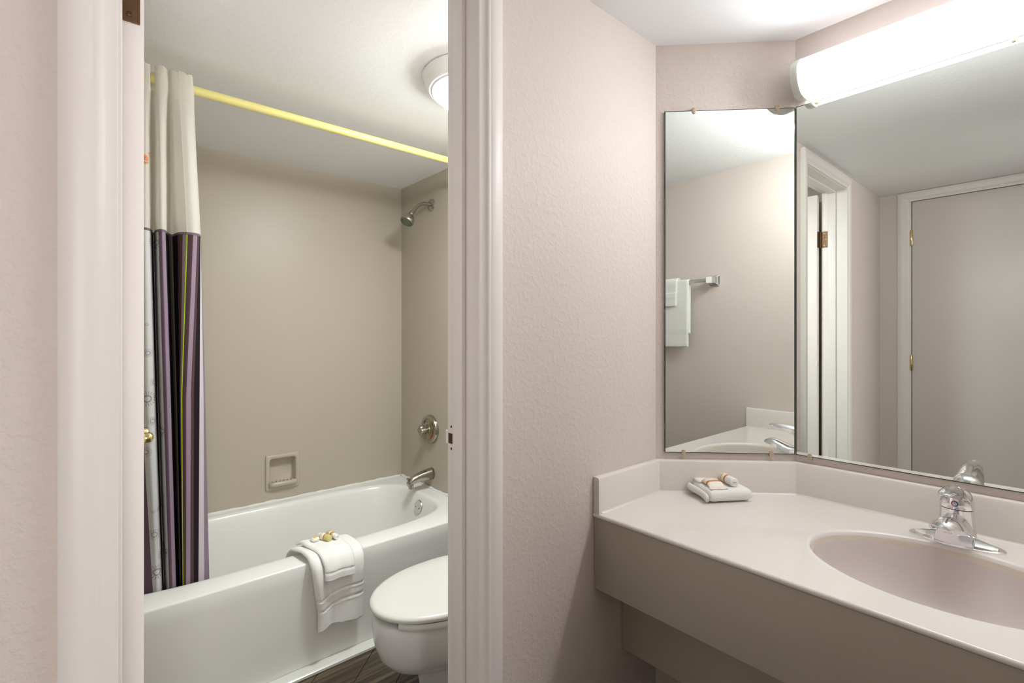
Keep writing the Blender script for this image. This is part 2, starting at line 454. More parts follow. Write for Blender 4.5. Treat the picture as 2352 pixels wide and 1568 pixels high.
bm = bmesh.new(); lathe(bm, [(.016, .018), (.016, .034), (.020, .036)], (BX1, vy, vz), (-1, 0, 0), 28); obj('handle_stem', bm, 'nickel', val, sharp=35)
bm = bmesh.new(); rr = []
for h, s in ((.034, .85), (.037, 1), (.066, 1), (.071, .9), (.073, .55), (.0735, .2)):
    rg = []
    for i in range(48):
        a = 2*PI*i/48; r = (.0255+.0030*math.cos(4*a))*s
        rg.append((BX1-h, vy+r*math.cos(a), vz+r*math.sin(a)))
    rr.append(rg)
loft(bm, rr); obj('handle', bm, 'nickel', val, sharp=40)
bm = bmesh.new()
for a in (PI/2+.5, -PI/2-.05):
    c, s = math.cos(a), math.sin(a)
    rr = []
    for d, ww, h0 in ((.014, .012, .036), (.030, .010, .036), (.045, .008, .031), (.049, .004, .030)):
        rr.append([(BX1-h0-hh, vy+c*d-s*wv, vz+s*d+c*wv) for hh, wv in ((0, -ww), (0, ww), (.018, ww*.8), (.018, -ww*.8))])
    loft(bm, rr); obj('handle_wing', bm, 'nickel', val, sharp=50); bm = bmesh.new()
bm.free()

hy_, hz_ = 2.33, 1.949
sh = thing('shower', 'tarnished nickel shower head on a bent arm high on the shower wall', 'shower', (BX1, hy_, hz_))
bm = bmesh.new(); lathe(bm, [(.034, 0), (.034, .002), (.031, .006), (.020, .010), (.012, .013), (.012, .02)], (BX1, hy_, hz_), (-1, 0, 0), 36); obj('flange', bm, 'nickel', sh, sharp=35)
arm = curve([(BX1-.002, hy_, hz_), (BX1-.035, hy_, hz_), (BX1-.065, hy_-.001, hz_-.006), (BX1-.095, hy_-.003, hz_-.03), (BX1-.118, hy_-.005, hz_-.056)], 6)
bm = bmesh.new(); tube(bm, arm, .0105, 18); obj('shower_arm', bm, 'nickel', sh, smooth=True)
p0 = Vector((BX1-.112, hy_-.004, hz_-.049)); ax = Vector((-.62, -.03, -.76)).normalized()
bm = bmesh.new(); lathe(bm, [(.0125, 0), (.0135, .002), (.0135, .026), (.011, .028), (.009, .034)], p0, ax, 24); obj('collar', bm, 'nickel', sh, sharp=35)
ax2 = Vector((-.50, -.10, -.86)).normalized(); p1 = p0+ax*.032
bm = bmesh.new(); lathe(bm, [(.010, 0), (.016, .004), (.027, .014), (.034, .027), (.0365, .040), (.0355, .050), (.033, .053)], p1, ax2, 36); obj('spray_head', bm, 'nickel', sh, smooth=True)
bm = bmesh.new(); lathe(bm, [(.0325, .050), (.0325, .0545), (.012, .056), (.010, .0575), (0, .058)], p1, ax2, 36); fp = obj('spray_face', bm, mat('spray_face', lin(112, 116, 98), .35, .5), sh, sharp=35)
a_, u_, v_ = frame(ax2)
bm = bmesh.new()
for rr_, nn in ((.028, 20), (.022, 15), (.016, 10)):
    for i in range(nn):
        c = p1+a_*.0548+(u_*math.cos(2*PI*i/nn)+v_*math.sin(2*PI*i/nn))*rr_
        lathe(bm, [(.0016, 0), (.0013, .002)], c, ax2, 6)
nz = obj('nozzle', bm, mat('green_nozzle', lin(74, 96, 72), .5), fp); nz['kind'] = 'stuff'

# soap dish set in the back wall
sd = thing('soap_dish', 'beige recessed ceramic soap dish set in the back wall of the tub', 'soap dish', ((SX0+SX1)/2, BY1, SZ0))
fx0, fx1, fz0, fz1 = .681, .844, .456, .634
def rr2(x0, x1, z0, z1, r, y, n=6):
    out = []
    for cx, cz, a0 in ((x1-r, z1-r, 0), (x0+r, z1-r, PI/2), (x0+r, z0+r, PI), (x1-r, z0+r, 3*PI/2)):
        for i in range(n+1):
            a = a0+PI/2*i/n; out.append((cx+r*math.cos(a), y, cz+r*math.sin(a)))
    return out
bm = bmesh.new()
loft(bm, [rr2(fx0, fx1, fz0, fz1, .010, BY1), rr2(fx0, fx1, fz0, fz1, .010, BY1-.005), rr2(fx0+.004, fx1-.004, fz0+.004, fz1-.004, .008, BY1-.0085),
          rr2(SX0-.002, SX1+.002, SZ0-.002, SZ1+.002, .014, BY1-.0085), rr2(SX0+.001, SX1-.001, SZ0+.001, SZ1-.001, .014, BY1-.005),
          rr2(SX0+.002, SX1-.002, SZ0+.002, SZ1-.002, .014, BY1+.028), rr2(SX0+.010, SX1-.010, SZ0+.010, SZ1-.010, .012, BY1+.038)], cap0=False)
obj('dish_frame', bm, 'soapdish', sd, sharp=60)
bm = bmesh.new()                           # projecting tray lip
xa, xb = SX0-.006, SX1+.006
pr = [(.03, .492), (.0, .494), (-.018, .498), (-.028, .501), (-.034, .497), (-.036, .489), (-.032, .480), (-.022, .474), (-.010, .470), (.002, .470), (.03, .478)]
loft(bm, [[(xa+(xb-xa)*u, BY1+dy*k, .486+(z-.486)*(.75+.25*k)) for dy, z in pr] for u, k in ((0, .35), (.03, .7), (.08, .92), (.15, 1), (.5, 1), (.85, 1), (.92, .92), (.97, .7), (1, .35))])
tray = obj('tray', bm, 'soapdish', sd, sharp=60)
for i in range(6):
    x = SX0+.018+i*.018
    bm = bmesh.new(); rg = []
    for y, s in ((BY1-.024, .3), (BY1-.020, .9), (BY1-.006, 1), (BY1+.012, .9), (BY1+.018, .3)):
        rg.append([(x+.0035*s*math.cos(a), y, .494+.006*s*max(0, math.sin(a))) for a in [PI*j/6 for j in range(7)]])
    loft(bm, rg); obj('ridge', bm, 'soapdish', tray, smooth=True)

# ------------------------------------------------------------------ shower rod and curtain
RY, RZ = 1.872, 2.027
rod = thing('shower_rod', 'cream yellow shower curtain rod spanning the bathroom below the ceiling', 'curtain rod', (BX1, RY, RZ))
bm = bmesh.new(); lathe(bm, [(.0145, 0), (.0145, BX1-BX0-.004)], (BX0+.002, RY, RZ), (1, 0, 0), 24); obj('rod_tube', bm, 'rod', rod, sharp=40)
for x, s in ((BX0, 1), (BX1, -1)):
    bm = bmesh.new(); lathe(bm, [(.028, 0), (.028, .006), (.018, .016), (.018, .024)], (x, RY, RZ), (s, 0, 0), 24); obj('end_cup', bm, 'rod', rod, sharp=40)

def suns_material():
    m = mat('pale_grey_sun_print', lin(196, 196, 194), .8, spec=.1)
    nt = m.node_tree; n = nt.nodes; p = n['Principled BSDF']
    tc = n.new('ShaderNodeTexCoord'); sx = n.new('ShaderNodeSeparateXYZ'); nt.links.new(tc.outputs['Object'], sx.inputs[0])
    def mth(op, a, b=None, c=None):
        k = n.new('ShaderNodeMath'); k.operation = op
        for i, v in enumerate((a, b, c)):
            if v is None: continue
            if isinstance(v, (int, float)): k.inputs[i].default_value = v
            else: nt.links.new(v, k.inputs[i])
        return k.outputs[0]
    tot = None
    for cx, cz, r in SUNS:
        dx = mth('SUBTRACT', sx.outputs['X'], cx-.19); dz = mth('SUBTRACT', sx.outputs['Z'], cz-.31)
        d = mth('SQRT', mth('ADD', mth('MULTIPLY', dx, dx), mth('MULTIPLY', dz, dz)))
        ring = mth('LESS_THAN', mth('ABSOLUTE', mth('SUBTRACT', d, r*.42)), r*.10)
        ang = mth('ARCTAN2', dz, dx)
        ray = mth('GREATER_THAN', mth('COSINE', mth('MULTIPLY', ang, 18)), .5)
        band = mth('MULTIPLY', mth('GREATER_THAN', d, r*.60), mth('LESS_THAN', d, r))
        s = mth('MAXIMUM', ring, mth('MULTIPLY', ray, band))
        tot = s if tot is None else mth('MAXIMUM', tot, s)
    mx = n.new('ShaderNodeMix'); mx.data_type = 'RGBA'
    mx.inputs[6].default_value = lin(196, 196, 194); mx.inputs[7].default_value = lin(150, 141, 146)
    nt.links.new(tot, mx.inputs[0]); nt.links.new(mx.outputs[2], p.inputs['Base Color'])
    return m

def cloth(name, col, tr=.25):
    m = mat(name, col, .8, spec=.12, bump=(700, .08, .001, 1))
    nt = m.node_tree; n = nt.nodes; p = n['Principled BSDF']
    t = n.new('ShaderNodeBsdfTranslucent'); t.inputs[0].default_value = col
    mx = n.new('ShaderNodeMixShader'); mx.inputs[0].default_value = tr
    out = n['Material Output']
    nt.links.new(p.outputs[0], mx.inputs[1]); nt.links.new(t.outputs[0], mx.inputs[2]); nt.links.new(mx.outputs[0], out.inputs[0])
    return m

# columns of the gathered cloth: direction factors (x/y as seen from the doorway) at four heights, depth of fold, stripe colour
def q(u):                                  # slope x/y of a line of sight, used only to lay the measured folds out in plan
    k = (u-1176)/1133
    return (.6547+k*.7559)/(.7559-k*.6547)
KN = [  # top, seam, middle, hem, depth, colour right of the knot
    (300, 300, 300, 318, .045, 'purple'), (318, 320, 324, 350, -.006, 'pale'), (333, 335, 342, 362, -.020, 'pale'), (344.5, 347, 357, 372, .004, 'dark'),
    (348, 351.6, 361.6, 375, .065, 'pale'), (354.5, 357, 367, 381, .012, 'pale'), (360, 364, 375, 388, -.014, 'purple'), (368, 372, 383.6, 396, -.022, 'lilac'),
    (379, 380, 392, 404, -.010, 'black'), (386, 387, 399, 411, .040, 'greybrown'), (389, 396, 406, 415, .055, 'black'), (393, 408, 412, 418.7, .005, 'brown'),
    (402, 419.6, 413.5, 419, -.012, 'lilacgrey'), (409, 428.5, 416, 419.4, -.020, 'lime'), (411.5, 431, 418.5, 421, -.021, 'brown'), (423, 444, 427.6, 427.6, -.024, 'lilac'),
    (432, 453.5, 438, 437, -.018, 'brown'), (438, 458.5, 445, 445, -.008, 'black'), (441, 460.5, 458.5, 456, .008, 'palelilac'), (442.5, 461.2, 467.5, 469, .022, 'mauve'), (443, 461.8, 471, 480, .045, None)]
ZL = [2.05, 1.567, 1.04, .42]
def base_y(z): return 1.866 if z > 1.97 else 1.866+(1.97-z)*.098
def knot(i, z):
    k = KN[i]
    if z >= ZL[1]: f = (ZL[0]-z)/(ZL[0]-ZL[1]); u = k[0]+(k[1]-k[0])*f
    elif z >= ZL[2]: f = (ZL[1]-z)/(ZL[1]-ZL[2]); u = k[1]+(k[2]-k[1])*f
    else: f = (ZL[2]-z)/(ZL[2]-ZL[3]); u = k[2]+(k[3]-k[2])*f
    f = min(1, max(0, (1.99-z)/.12))
    dep = k[4]*(.22+.78*f)
    y = base_y(z)-(.019*(1-f))+dep
    return (q(u)*y, y)
def column(t, z):
    i = min(int(t), len(KN)-2); f = t-i
    P = [knot(j, z) for j in range(max(0, i-1), min(len(KN), i+3))]
    if i == 0: P = [P[0]]+P
    if len(P) < 4: P = P+[P[-1]]
    x, y = cat(P, 1+f)
    lo, hi = sorted((P[1][0], P[2][0]))
    return (min(hi, max(lo, x)), y)
SUB = 4
ts = [i/SUB for i in range((len(KN)-1)*SUB+1)]
cur = thing('shower_curtain', 'gathered shower curtain with a cream sheer top and purple striped lower part', 'shower curtain', (.19, RY, .31))
def sheet(name, zs, matf, mats, parent, skip=None, thick=.0008, wob=0):
    bm = bmesh.new(); G = []
    for z in zs:
        G.append([bm.verts.new((*(lambda c: (c[0], c[1]))(column(t, z)), z)) for t in ts])
    for r in range(len(zs)-1):
        for c in range(len(ts)-1):
            if skip and skip(ts[c], .5*(zs[r]+zs[r+1])): continue
            f = bm.faces.new((G[r][c], G[r][c+1], G[r+1][c+1], G[r+1][c])); f.material_index = matf(ts[c])
    me = bpy.data.meshes.new(name); bm.to_mesh(me); bm.free()
    return link(name, me, mats, parent, smooth=True)
M['voile'] = cloth('cream_voile', lin(236, 233, 224), .45)
zz = [2.052+(1.567-2.052)*i/28 for i in range(29)]
gap = lambda t, z: (2.9 <= t < 5.0) and z > 1.985
sheet('sheer_panel', [1.980]+[z for z in zz if z <= 1.975], lambda t: 0, ['voile'], cur)
# header sleeve around the rod: a front layer with a ruffled top
bm = bmesh.new(); G = []
for j in range(7):
    row = []
    for t in ts:
        z = 1.972+(.089+.0025*math.sin(t*1.9)+.001*math.sin(t*4.3))*j/6
        x, y = column(t, min(z, 2.05))
        bulge = -.006*math.sin(PI*j/6)-.002
        row.append(bm.verts.new((x, y+bulge, z)))
    G.append(row)
for r in range(6):
    for c in range(len(ts)-1):
        if gap(ts[c], 1.972+.088*(r+.5)/6): continue
        bm.faces.new((G[r][c], G[r][c+1], G[r+1][c+1], G[r+1][c]))
me = bpy.data.meshes.new('header_sleeve'); bm.to_mesh(me); bm.free()
hs = link('header_sleeve', me, ['voile'], cur, smooth=True)
bm = bmesh.new()                           # back layer of the sleeve, behind the rod
G = [[bm.verts.new((column(t, 2.03)[0], RY+.020+.003*math.sin(t*2.1), z)) for t in ts] for z in (1.972, 2.0, 2.03, 2.058)]
for r in range(3):
    for c in range(len(ts)-1): bm.faces.new((G[r][c], G[r][c+1], G[r+1][c+1], G[r+1][c]))
me = bpy.data.meshes.new('sleeve_back'); bm.to_mesh(me); bm.free()
link('sleeve_back', me, ['voile'], cur, smooth=True)
def sun_at(u, z, r):
    y = base_y(z)-.01; return (q(u)*y, z, r)
px_z = lambda v: 1.243-(v-767)*1.54/1133
SUNS = [sun_at(337, px_z(745), .006), sun_at(339, px_z(811), .014), sun_at(338, px_z(918), .024), sun_at(356, px_z(880), .014), sun_at(358, px_z(555), .018), sun_at(350, px_z(972), .014),
        sun_at(371, px_z(1000), .018), sun_at(334, px_z(1045), .017), sun_at(352, px_z(1192), .006), sun_at(354, px_z(1249), .018), sun_at(377, px_z(1305), .018), sun_at(369, px_z(1190), .012), sun_at(360, px_z(1344), .024)]
STR = {'pale': suns_material(), 'purple': cloth('mid_purple_stripe', lin(112, 92, 108), .1), 'dark': cloth('dark_purple_stripe', lin(62, 44, 52), .08), 'lilac': cloth('lilac_stripe', lin(148, 130, 146), .1),
       'black': cloth('black_stripe', lin(34, 26, 32), .05), 'greybrown': cloth('grey_brown_stripe', lin(104, 94, 86), .1), 'brown': cloth('plum_brown_stripe', lin(84, 62, 64), .08), 'lilacgrey': cloth('lilac_grey_stripe', lin(150, 132, 138), .1),
       'lime': cloth('lime_stripe', lin(168, 206, 40), .1), 'palelilac': cloth('pale_lilac_stripe', lin(205, 196, 202), .15), 'mauve': cloth('mauve_stripe', lin(142, 126, 140), .1)}
names = list(STR)
zs = [1.567+(.315-1.567)*i/40 for i in range(41)]
sheet('striped_panel', zs, lambda t: names.index(KN[int(t)][5]), [STR[k] for k in names], cur)
bm = bmesh.new(); G = [[bm.verts.new((x, y-.0012, z)) for t in ts for x, y in [column(t, z)]] for z in (1.571, 1.5635)]   # turned edge where the two cloths meet
for c in range(len(ts)-1): bm.faces.new((G[0][c], G[0][c+1], G[1][c+1], G[1][c]))
me = bpy.data.meshes.new('seam'); bm.to_mesh(me); bm.free(); link('seam', me, [cloth('seam_cloth', lin(120, 106, 112), .1)], cur, smooth=True)
def text_mesh(name, body, size, place, m, parent, thick=0):
    c = bpy.data.curves.new(name, 'FONT'); c.body = body; c.size = size; c.offset = size*thick; c.resolution_u = 4
    t = bpy.data.objects.new(name, c); COL.objects.link(t)
    dg = bpy.context.evaluated_depsgraph_get(); dg.update()
    me = bpy.data.meshes.new_from_object(t.evaluated_get(dg)); COL.objects.unlink(t); bpy.data.objects.remove(t)
    bm = bmesh.new(); bm.from_mesh(me); bmesh.ops.triangulate(bm, faces=bm.faces)
    bmesh.ops.subdivide_edges(bm, edges=bm.edges, cuts=3, use_grid_fill=True); bm.to_mesh(me); bm.free()
    for v in me.vertices: v.co = place(v.co.copy())
    me.materials.clear()
    return link(name, me, m, parent)
def on_cloth(x, z):
    best = min(((abs(column(t/20, z)[0]-x), column(t/20, z)[1]) for t in range(22, 57)), key=lambda a: a[0])
    return best[1]-.0035
Or = mat('orange_letter_print', lin(226, 134, 72), .7)
lab(text_mesh('printed_letter', 'e', .052, lambda c: Vector((.1240+c.x, on_cloth(.1240+c.x, 1.763+c.y), 1.763+c.y)), Or, cur, .012), 'orange printed letter e on the sheer')
text_mesh('printed_mark', '®', .012, lambda c: Vector((.1475+c.x, on_cloth(.1475+c.x, 1.791+c.y), 1.791+c.y)), Or, cur)

# ------------------------------------------------------------------ toilet
tcy = 1.39
toi = thing('toilet', 'white toilet with a closed lid in front of the tub, cut by the door jamb', 'toilet', (1.05, tcy, 0))
def egg(z, xf, xb, hw, n=96, back=.6, y0=tcy):
    xc = xf+(xb-xf)*.56; out = []
    for i in range(n):
        a = 2*PI*i/n; c, s = math.cos(a), math.sin(a)
        if c < 0: x = xc+(xc-xf)*c; y = hw*s
        else: x = xc+(xb-xc)*(abs(c)**back); y = hw*math.copysign(abs(s)**back, s)
        out.append((x, y0+y, z))
    return out
bm = bmesh.new()
loft(bm, [egg(.198, .80, 1.16, .075), egg(.194, .765, 1.17, .095), egg(.200, .735, 1.18, .115), egg(.216, .710, 1.19, .134), egg(.25, .681, 1.20, .154), egg(.30, .664, 1.20, .168), egg(.345, .660, 1.20, .174), egg(.368, .662, 1.20, .174), egg(.3745, .668, 1.195, .170),
          egg(.3745, .715, 1.05, .115), egg(.33, .73, 1.04, .10), egg(.22, .80, 1.0, .05)])
obj('bowl', bm, 'porcelain', toi, sharp=60)
bm = bmesh.new()
loft(bm, [egg(0, .80, 1.30, .115), egg(.02, .805, 1.30, .112), egg(.05, .82, 1.30, .10), egg(.12, .815, 1.30, .095), egg(.21, .80, 1.30, .10)])
obj('pedestal', bm, 'porcelain', toi, sharp=60)
bm = bmesh.new()                           # open-front seat ring
oo, ii = egg(0, .664, 1.09, .178, 64), egg(0, .725, 1.04, .115, 64)
k = next(i for i in range(64) if abs((2*PI*i/64) % (2*PI)-PI) < .42)
first = k+sum(1 for i in range(64) if abs((2*PI*i/64)-PI) < .42)
idx = [(first+j) % 64 for j in range(64-sum(1 for i in range(64) if abs((2*PI*i/64)-PI) < .42))]
rg = []
for i in idx:
    rg.append([Vector((oo[i][0]+(ii[i][0]-oo[i][0])*f, oo[i][1]+(ii[i][1]-oo[i][1])*f, z)) for f, z in ((.04, .3755), (0, .381), (0, .390), (.05, .3955), (.9, .3955), (1, .390), (1, .381), (.96, .3755))])
for e, s in ((0, -1), (-1, 1)):            # rounded ends
    c = sum(rg[e], Vector())/8; d = (rg[e][0]-rg[e+(1 if e == 0 else -1)][0]).normalized()*.008
    cap = [c+(p-c)*.6+d for p in rg[e]]
    rg = [cap]+rg if e == 0 else rg+[cap]
loft(bm, rg); obj('seat', bm, 'plastic', toi, sharp=60)
bm = bmesh.new()
loft(bm, [egg(.401, .664, 1.10, .172), egg(.400, .657, 1.105, .178), egg(.407, .654, 1.107, .180), egg(.414, .657, 1.105, .178), egg(.418, .668, 1.10, .168), egg(.4205, .72, 1.07, .12), egg(.421, .80, 1.0, .05)])
obj('lid', bm, 'plastic', toi, sharp=60)
bm = bmesh.new(); box(bm, 1.215, 1.425, tcy-.235, tcy+.235, .37, .70, .025, 3); obj('tank', bm, 'porcelain', toi, sharp=50)
bm = bmesh.new(); box(bm, 1.205, 1.430, tcy-.245, tcy+.245, .70, .73, .01, 2); obj('tank_lid', bm, 'porcelain', toi, sharp=50)

# ------------------------------------------------------------------ towels over the tub edge
def drape(name, path, xf, nx, parent, thick, mats, off=None, band=None, sub=14):
    """path: (y,z) points; xf(s,t)->x ; off(s,t)->outward bump; band(s)->material index"""
    P = curve(path, sub); n = len(P); bm = bmesh.new(); L = [0]
    for a, b in zip(P, P[1:]): L.append(L[-1]+math.dist(a, b))
    front, back = [], []
    for i in range(n):
        a, b = P[max(0, i-1)], P[min(n-1, i+1)]
        ty, tz = b[0]-a[0], b[1]-a[1]; l = math.hypot(ty, tz); ny, nz_ = tz/l, -ty/l      # outward
        s = L[i]/L[-1]; rf, rb = [], []
        for j in range(nx+1):
            t = j/nx; o = off(s, t, L[i]) if off else 0
            x, dz = xf(s, t)
            edge = min(1, .35+min(j, nx-j)*.45)
            rf.append(bm.verts.new((x, P[i][0]+ny*(o+thick*edge), P[i][1]+nz_*(o+thick*edge)+dz)))
            rb.append(bm.verts.new((x, P[i][0]+ny*min(o, 0)*.3, P[i][1]+nz_*min(o, 0)*.3+dz)))
        front.append(rf); back.append(rb)
    for i in range(n-1):
        mi = band((L[i]+L[i+1])/2/L[-1]) if band else 0
        for j in range(nx):
            bm.faces.new((front[i][j], front[i][j+1], front[i+1][j+1], front[i+1][j])).material_index = mi
            bm.faces.new((back[i][j+1], back[i][j], back[i+1][j], back[i+1][j+1])).material_index = mi
        for j, k in ((0, 1), (nx, -1)):
            bm.faces.new((front[i][j], front[i+1][j], back[i+1][j], back[i][j])).material_index = mi
    for i in (0, n-1):
        for j in range(nx): bm.faces.new((front[i][j], front[i][j+1], back[i][j+1], back[i][j])).material_index = band(i/(n-1)) if band else 0
    o = obj(name, bm, mats, parent, smooth=True)
    return o
bt = thing('bath_towel', 'white terry bath towel draped over the front edge of the tub', 'towel', (.71, 1.86, .14))
def bt_off(s, t, l):
    r = .0
    if s > .25:
        k = min(1, (s-.25)/.25)
        r += k*(.010*math.exp(-((t-.10)/.12)**2) - .004*math.exp(-((t-.29)/.05)**2) + .003*math.exp(-((t-.65)/.25)**2))
    for g in (.725, .815):                 # two woven bands near the hem
        gg = g+(.030*(1-t/.28) if t < .28 else -.022*math.sin((t-.28)/.72*PI*.6))
        r -= .0048*math.exp(-((s-gg)/.0065)**2) - .0022*math.exp(-((s-gg-.013)/.006)**2)
    return r + .0010*math.sin(t*23+s*9)
drape('terry_cloth', [(2.035, .352), (2.012, .392), (1.985, .409), (1.94, .412), (1.895, .412), (1.862, .408), (1.842, .385), (1.836, .345), (1.840, .29), (1.845, .22), (1.849, .146)],
      lambda s, t: ((.587+.062*min(1, s*1.15))*(1-t)+.825*t, (-.004*math.sin(t*9)*s + (.014*math.sin((t-.02)*6.5)*max(0, s-.8)*5 if t < .5 else .014*max(0, s-.8)*5*math.sin(.48*6.5)*(1-t)*2)) + (.012*math.exp(-(t/.12)**2)*math.exp(-((s-.33)/.12)**2))), 34, bt, .011, ['towel'], bt_off)
wc = thing('washcloth', 'small white washcloth laid over the bath towel on the tub edge', 'washcloth', (.72, 1.88, .33))
drape('terry_cloth', [(2.022, .412), (1.99, .4265), (1.945, .4265), (1.90, .4265), (1.860, .4255), (1.830, .409), (1.814, .376), (1.812, .335)],
      lambda s, t: ((.628+.036*min(1, s*1.2))*(1-t)+(.772+.008*s)*t, .004*(1-t)*s-.002*math.sin(t*8)*s), 20, wc, .009, ['towel', 'hem'], lambda s, t, l: .0015*math.sin(t*14+s*5)-(.003*math.exp(-((s-.90)/.012)**2)), lambda s: 1 if s > .905 else 0)

def bottle(name, label, cap_c, base_c, r, body, capm, labelm=None, bands=(), group=None, caplen=.2, mark=False):
    a = Vector(cap_c); b = Vector(base_c); L = (b-a).length; ax = (b-a).normalized()
    t = thing(name, label, 'bottle', tuple((a+b)/2-Vector((0, 0, r))), group)
    bm = bmesh.new(); c0 = L*caplen
    lathe(bm, [(r*.7, c0), (r*.92, c0+.001), (r, c0+.004), (r, L-.003), (r*.93, L-.0008), (r*.8, L)], a, ax, 28); obj('bottle_body', bm, body, t, sharp=50)
    bm = bmesh.new(); lathe(bm, [(r*.78, 0), (r*.86, .0012), (r*.88, .003), (r*.88, c0)], a, ax, 28); cp = obj('cap', bm, capm, t, sharp=50)
    for f0, f1, m in bands:
        bm = bmesh.new(); lathe(bm, [(r*1.004, c0+(L-c0)*f0), (r*1.02, c0+(L-c0)*f0+.0002), (r*1.02, c0+(L-c0)*f1-.0002), (r*1.004, c0+(L-c0)*f1)], a, ax, 28); obj('label_band', bm, m, t, sharp=50)
    if mark:                               # faint illegible print on the round end
        u = ax.cross(Vector((0, 0, 1))).normalized(); v = u.cross(ax).normalized()
        e, dd = (a, -ax) if mark == 'cap' else (b, ax)
        for i, (du, hh) in enumerate(((-.0045, .0030), (-.0018, .0022), (.0008, .0026), (.0036, .0030))):
            bm = bmesh.new()
            P = [e+u*(du+x)+v*y+dd*.0003 for x, y in ((0, -.001), (.0017, -.001), (.0017, hh-.001), (0, hh-.001))]
            loft(bm, [P, [p+dd*.0003 for p in P]]); obj('printed_mark', bm, 'greyprint', t)
    return t
zt = .4365
bottle('shampoo_bottle', 'clear bottle of yellow shampoo lying on the washcloth, its base towards the room', (.700, 1.968, zt+.013), (.7215, 1.915, zt+.0115), .0125, 'amber', 'paper', bands=((.10, .42, 'paper'), (.42, .56, 'gold')), caplen=.18)
bottle('conditioner_bottle', 'amber bottle lying behind its white round cap on the washcloth, right of the yellow shampoo', (.7485, 1.911, zt+.0115), (.7370, 1.975, zt+.0115), .0115, 'amber', 'white_bottle', bands=((.12, .34, 'gold'), (.34, .62, 'paper')), caplen=.34, mark='cap')
sp_ = thing('soap_bar', 'small round cream wrapped soap on the washcloth behind the yellow shampoo bottle', 'soap', (.690, 1.985, zt))
bm = bmesh.new(); lathe(bm, [(.010, 0), (.016, .002), (.0175, .006), (.0165, .011), (.010, .0135), (0, .014)], (.682, 1.962, zt-.001), (0, 0, 1), 28); obj('wrapper', bm, 'paper', sp_, smooth=True)
bm = bmesh.new(); lathe(bm, [(.008, 0), (.008, .0008), (.004, .001)], (.682, 1.962, zt+.0128), (0, 0, 1), 16); obj('wrapper_seal', bm, 'yellowprint', sp_, smooth=True)

# ------------------------------------------------------------------ bathroom ceiling light
lc = (1.005, 1.357)
bl = thing('ceiling_light', 'round white dome light on the bathroom ceiling, half hidden by the jamb', 'ceiling light', (lc[0], lc[1], HC-.1))
bm = bmesh.new(); lathe(bm, [(.174, 0), (.176, .004), (.172, .012), (.169, .018), (.166, .025), (.163, .027), (.160, .034), (.157, .039), (.155, .040), (.153, .045), (.150, .046), (.146, .046), (.143, .050), (.139, .050), (.136, .047), (.13, .02)], (lc[0], lc[1], HC-.001), (0, 0, -1), 64)
obj('ring_pan', bm, 'ring_white', bl, sharp=35)
bm = bmesh.new(); lathe(bm, [(.134, .030)]+[(.135*math.cos(a), .036+.076*math.sin(a)) for a in [PI/2*i/12 for i in range(13)]], (lc[0], lc[1], HC-.001), (0, 0, -1), 64)
for f in bm.faces:
    if f.calc_center_median().z > HC-.085: f.material_index = 1  # upper dome band set to glow weaker, softening its halo on the ceiling
obj('glass_dome', bm, ['glow', 'glow_rim'], bl, smooth=True)

# ------------------------------------------------------------------ vanity
YE, YF = YO+.001, YW-.001
vt = thing('vanity_countertop', 'white cultured marble vanity top with an oval sink and low backsplash', 'vanity top', (1.29, .19, ZT-.025))
scx, scy, sa_, sb_ = 1.270, .183, .172, .222         # sink oval, half sizes in X and Y
XB = XT+.006
poly = [(XB, YE), (XR-.001, YE), (XR-.001, .552), (1.2985, YF), (XB, YF)]
def ray_poly(a):
    c, s = math.cos(a), math.sin(a); best = 9
    for i, p in enumerate(poly):
        r = poly[(i+1) % len(poly)]; ex, ey = r[0]-p[0], r[1]-p[1]
        den = c*ey-s*ex
        if abs(den) < 1e-9: continue
        t = ((p[0]-scx)*ey-(p[1]-scy)*ex)/den; uu = ((p[0]-scx)*s-(p[1]-scy)*c)/den
        if t > 0 and -1e-6 <= uu <= 1+1e-6: best = min(best, t)
    return (scx+c*best, scy+s*best)
angs = sorted([2*PI*i/144 for i in range(144)]+[math.atan2(p[1]-scy, p[0]-scx) % (2*PI) for p in poly])
el = lambda k, dz: [(scx+(sa_+k)*math.cos(math.atan2(math.sin(a)/(sb_+k), math.cos(a)/(sa_+k))), scy+(sb_+k)*math.sin(math.atan2(math.sin(a)/(sb_+k), math.cos(a)/(sa_+k))), ZT+dz) for a in angs]
bm = bmesh.new()
loft(bm, [[(*ray_poly(a), ZT) for a in angs], el(.012, 0), el(.006, .0008), el(.002, 0), el(0, -.003), el(-.002, -.008)], cap0=False, cap1=False)
arcp = [(XB, 0)]+[(XT+.006-.006*math.sin(a), -.006+.006*math.cos(a)) for a in [PI*i/10 for i in range(1, 11)]]+[(XB+.01, -.012)]
loft(bm, [[(x, y, ZT+z) for x, z in arcp] for y in (YE, YF)], closed=False)
obj('counter_slab', bm, 'marble', vt, sharp=60)
bm = bmesh.new()
rings = [el(-.002, -.008)]
for k, dz in ((.0035, .012), (.006, .020), (.013, .045), (.025, .075), (.043, .103), (.068, .124), (.098, .136), (.130, .141), (.150, .143)):
    rings.append(el(-k, -dz))
loft(bm, rings, cap0=False)
for f in bm.faces:
    if f.calc_center_median().z > ZT-.022: f.material_index = 1
obj('sink_basin', bm, ['basin', 'stained'], vt, smooth=True)
bm = bmesh.new(); lathe(bm, [(.022, 0), (.021, .003), (.016, .004), (.0, .0045)], (scx+.01, scy, ZT-.1425), n=24); obj('drain', bm, 'chrome', vt, sharp=40)
SH, ST = .094, .018
